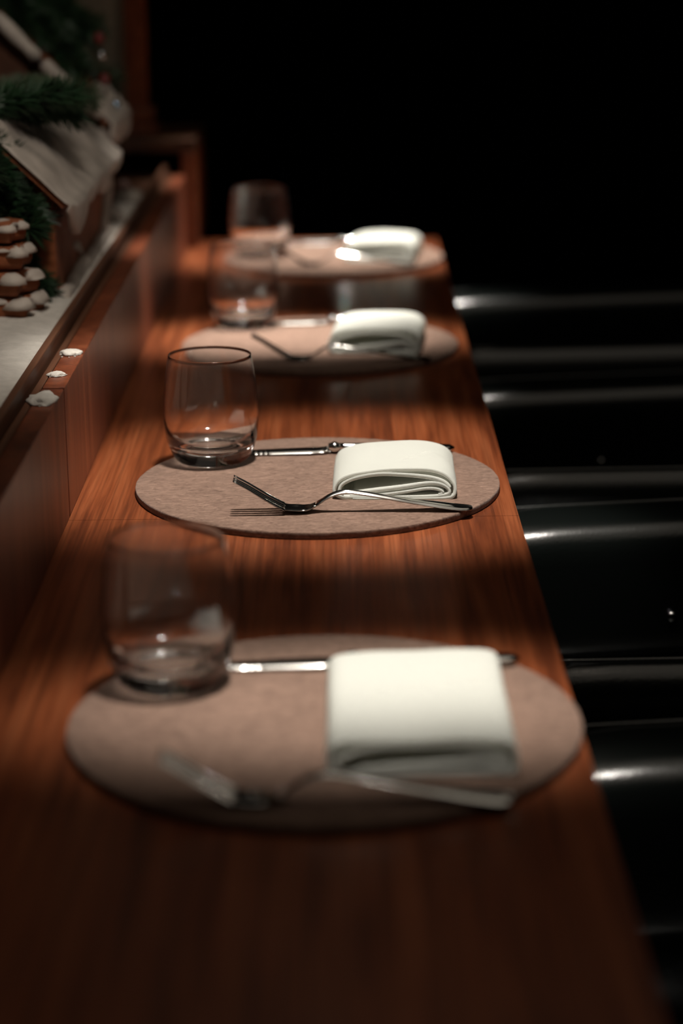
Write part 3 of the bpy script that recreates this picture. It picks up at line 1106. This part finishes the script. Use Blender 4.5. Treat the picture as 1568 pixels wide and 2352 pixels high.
# fir branches
def fir(name, label, p0, p1, n, nl, mat, seed, droop=0.01, side=3, group='fir branches in the display', snowy=False):
    rd = random.Random(seed)
    root = thing(name, label, 'fir branch', p0, 0, group)
    d = Vector(p1) - Vector(p0)
    axes = [(Vector((0, 0, 0)), d)]
    dn = d.normalized()
    sd = dn.cross(Vector((0, 0, 1)))
    if sd.length < 0.1:
        sd = Vector((1, 0, 0))
    sd.normalize()
    for k in range(side):
        t = 0.15 + 0.65 * k / max(1, side - 1)
        for s in (-1, 1):
            axes.append((d * t, (dn * 0.7 + sd * s * 0.8 + Vector((0, 0, rd.uniform(-0.1, 0.3)))).normalized() * d.length * (0.55 - 0.3 * t)))
    bs, bn = bmesh.new(), bmesh.new()
    for (o, a) in axes:
        N = 7
        rings = []
        t_ = a.normalized()
        q = t_.orthogonal().normalized()
        b = t_.cross(q)
        for i in range(N):
            u = i / (N - 1)
            r = 0.0022 * (1 - 0.7 * u)
            c = o + a * u + Vector((0, 0, -droop * u * u))
            rings.append([c + q * r * math.cos(k * PI / 2.5) + b * r * math.sin(k * PI / 2.5) for k in range(5)])
        loft(bs, rings)
        cnt = int(n * a.length / d.length)
        for i in range(cnt):
            u = rd.random()
            c = o + a * u + Vector((0, 0, -droop * u * u))
            th = rd.uniform(0, 2 * PI)
            rad = q * math.cos(th) + b * math.sin(th)
            dr = (rad * 0.9 + t_ * rd.uniform(0.3, 0.9)).normalized()
            L = nl * rd.uniform(0.7, 1.15)
            wv = dr.cross(t_)
            if wv.length < 1e-3:
                continue
            wv = wv.normalized() * 0.0011
            hv = dr.cross(wv).normalized() * 0.0006
            base = [bn.verts.new(c + wv), bn.verts.new(c - wv * 0.5 + hv), bn.verts.new(c - wv * 0.5 - hv)]
            mid = [bn.verts.new(c + dr * L * 0.7 + wv), bn.verts.new(c + dr * L * 0.7 - wv * 0.5 + hv), bn.verts.new(c + dr * L * 0.7 - wv * 0.5 - hv)]
            tip = bn.verts.new(c + dr * L)
            for i2 in range(3):
                j2 = (i2 + 1) % 3
                bn.faces.new((base[i2], base[j2], mid[j2], mid[i2]))
                bn.faces.new((mid[i2], mid[j2], tip))
    link('stem', bs, M['twig'], root)
    nd = link('needles', bn, mat, root, smooth=False)
    nd['kind'] = 'stuff'
    return root


fir('fir_branch', 'bushy green fir branch lying on the roof of the low gingerbread house', (-0.372, 2.215, T + 0.330), (-0.352, 2.42, T + 0.312), 900, 0.026, M['needle'], 1, 0.012, 4)
fir('fir_branch', 'dark green fir branch hanging over the front of the low house', (-0.385, 2.190, T + 0.315), (-0.318, 2.186, T + 0.215), 900, 0.026, M['needle'], 2)
fir('fir_branch', 'dark low fir branch in the snow between the star cookies and the low house', (-0.350, 2.196, T + 0.205), (-0.312, 2.190, T + 0.142), 420, 0.020, M['needle'], 3, 0.004, 2)
fir('fir_branch', 'light green fir branch at the far end of the low roof', (-0.365, 2.50, T + 0.325), (-0.345, 2.66, T + 0.308), 420, 0.022, M['needle_light'], 7)
fir('fir_branch', 'dark fir branch lying along the roof of the tallest house', (-0.44, 2.80, T + 0.435), (-0.335, 2.78, T + 0.335), 520, 0.026, M['needle'], 9)
fir('fir_branch', 'dark fir branch rising upright at the top left corner', (-0.47, 3.02, T + 0.28), (-0.39, 2.98, T + 0.47), 520, 0.034, M['needle'], 4)
fir('fir_branch', 'dark fir branch behind the tallest house, dotted with red berries', (-0.45, 2.93, T + 0.42), (-0.335, 2.93, T + 0.365), 480, 0.030, M['needle'], 5)
fir('fir_branch', 'dusty fir branch at the right tip of the display, beside the cream wall', (-0.36, 2.93, T + 0.24), (-0.312, 2.91, T + 0.315), 260, 0.020, M['needle_light'], 6)
fir('fir_branch', 'dark fir branch at the far left behind the tall gable', (-0.52, 3.12, T + 0.36), (-0.40, 3.12, T + 0.40), 420, 0.034, M['needle'], 8)

# berries and baubles hung in the branches
for (x, y, z, r, lab) in [(-0.311, 2.80, 0.363, 0.008, 'red berry high beside the cream wall, topmost of the berries'),
                          (-0.306, 2.80, 0.311, 0.008, 'red berry low at the right tip of the fir branches'),
                          (-0.350, 2.80, 0.333, 0.010, 'dark red berry in the middle of the upper fir branches'),
                          (-0.397, 2.80, 0.360, 0.008, 'red berry near the top of the snowy gable edge')]:
    bm = bmesh.new()
    ball(bm, (0, 0, 0), r, 3)
    root = thing('red_berry', lab, 'berry', (x, y, T + z), 0, 'red berries in the fir branches')
    link('fruit', bm, M['berry'], root)
    bm = bmesh.new()
    icing_bead(bm, [(0, 0.0, r * 0.9), (0.001, 0.01, r * 1.0), (-0.002, 0.05, r * 1.2), (-0.002, 0.10, r * 1.2)], 0.0011, 1)
    link('stalk', bm, M['twig'], root)
for (x, y, z, r, mt, lab) in [(-0.309, 2.80, 0.342, 0.0060, 'pearl', 'small silver bauble shining between two red berries'),
                              (-0.293, 2.80, 0.277, 0.0072, 'blue_pearl', 'small pale blue bauble at the right edge of the display')]:
    bm = bmesh.new()
    ball(bm, (0, 0, 0), r, 3)
    root = thing('bauble', lab, 'bauble', (x, y, T + z))
    link('globe', bm, M[mt], root)
    bm = bmesh.new()
    icing_bead(bm, [(0, 0, r * 0.9), (0, 0, r * 1.3), (-0.004, 0.06, r * 1.6), (-0.01, 0.10, r * 1.6)], 0.0010, 1)
    link('hanger', bm, M['stud'], root)

# sugar ornament and icing ball on the far part of the ledge
orn = thing('sugar_ornament', 'pale sugar ornament with a pink knob at the far end of the display', 'ornament', (-0.310, 3.10, T + PT - 0.0058))
bm = bmesh.new()
lump(bm, (0, 0, 0.0), 0.021, (1.15, 1.0, 0.9), 2, 0.15, 3)
link('body', bm, M['icing'], orn)
bm = bmesh.new()
ball(bm, (-0.006, -0.006, 0.024), 0.0085, 3)
link('knob', bm, M['candy'], orn)
bm = bmesh.new()
lump(bm, (0, 0, 0), 0.014, (1, 1, 1.2), 8, 0.15, 3)
o = link('icing_ball', bm, M['icing'], loc=(-0.2995, 2.79, ZB))
tag(o, 'round off-white icing ball beyond the far corner of the low gingerbread house', 'ornament')
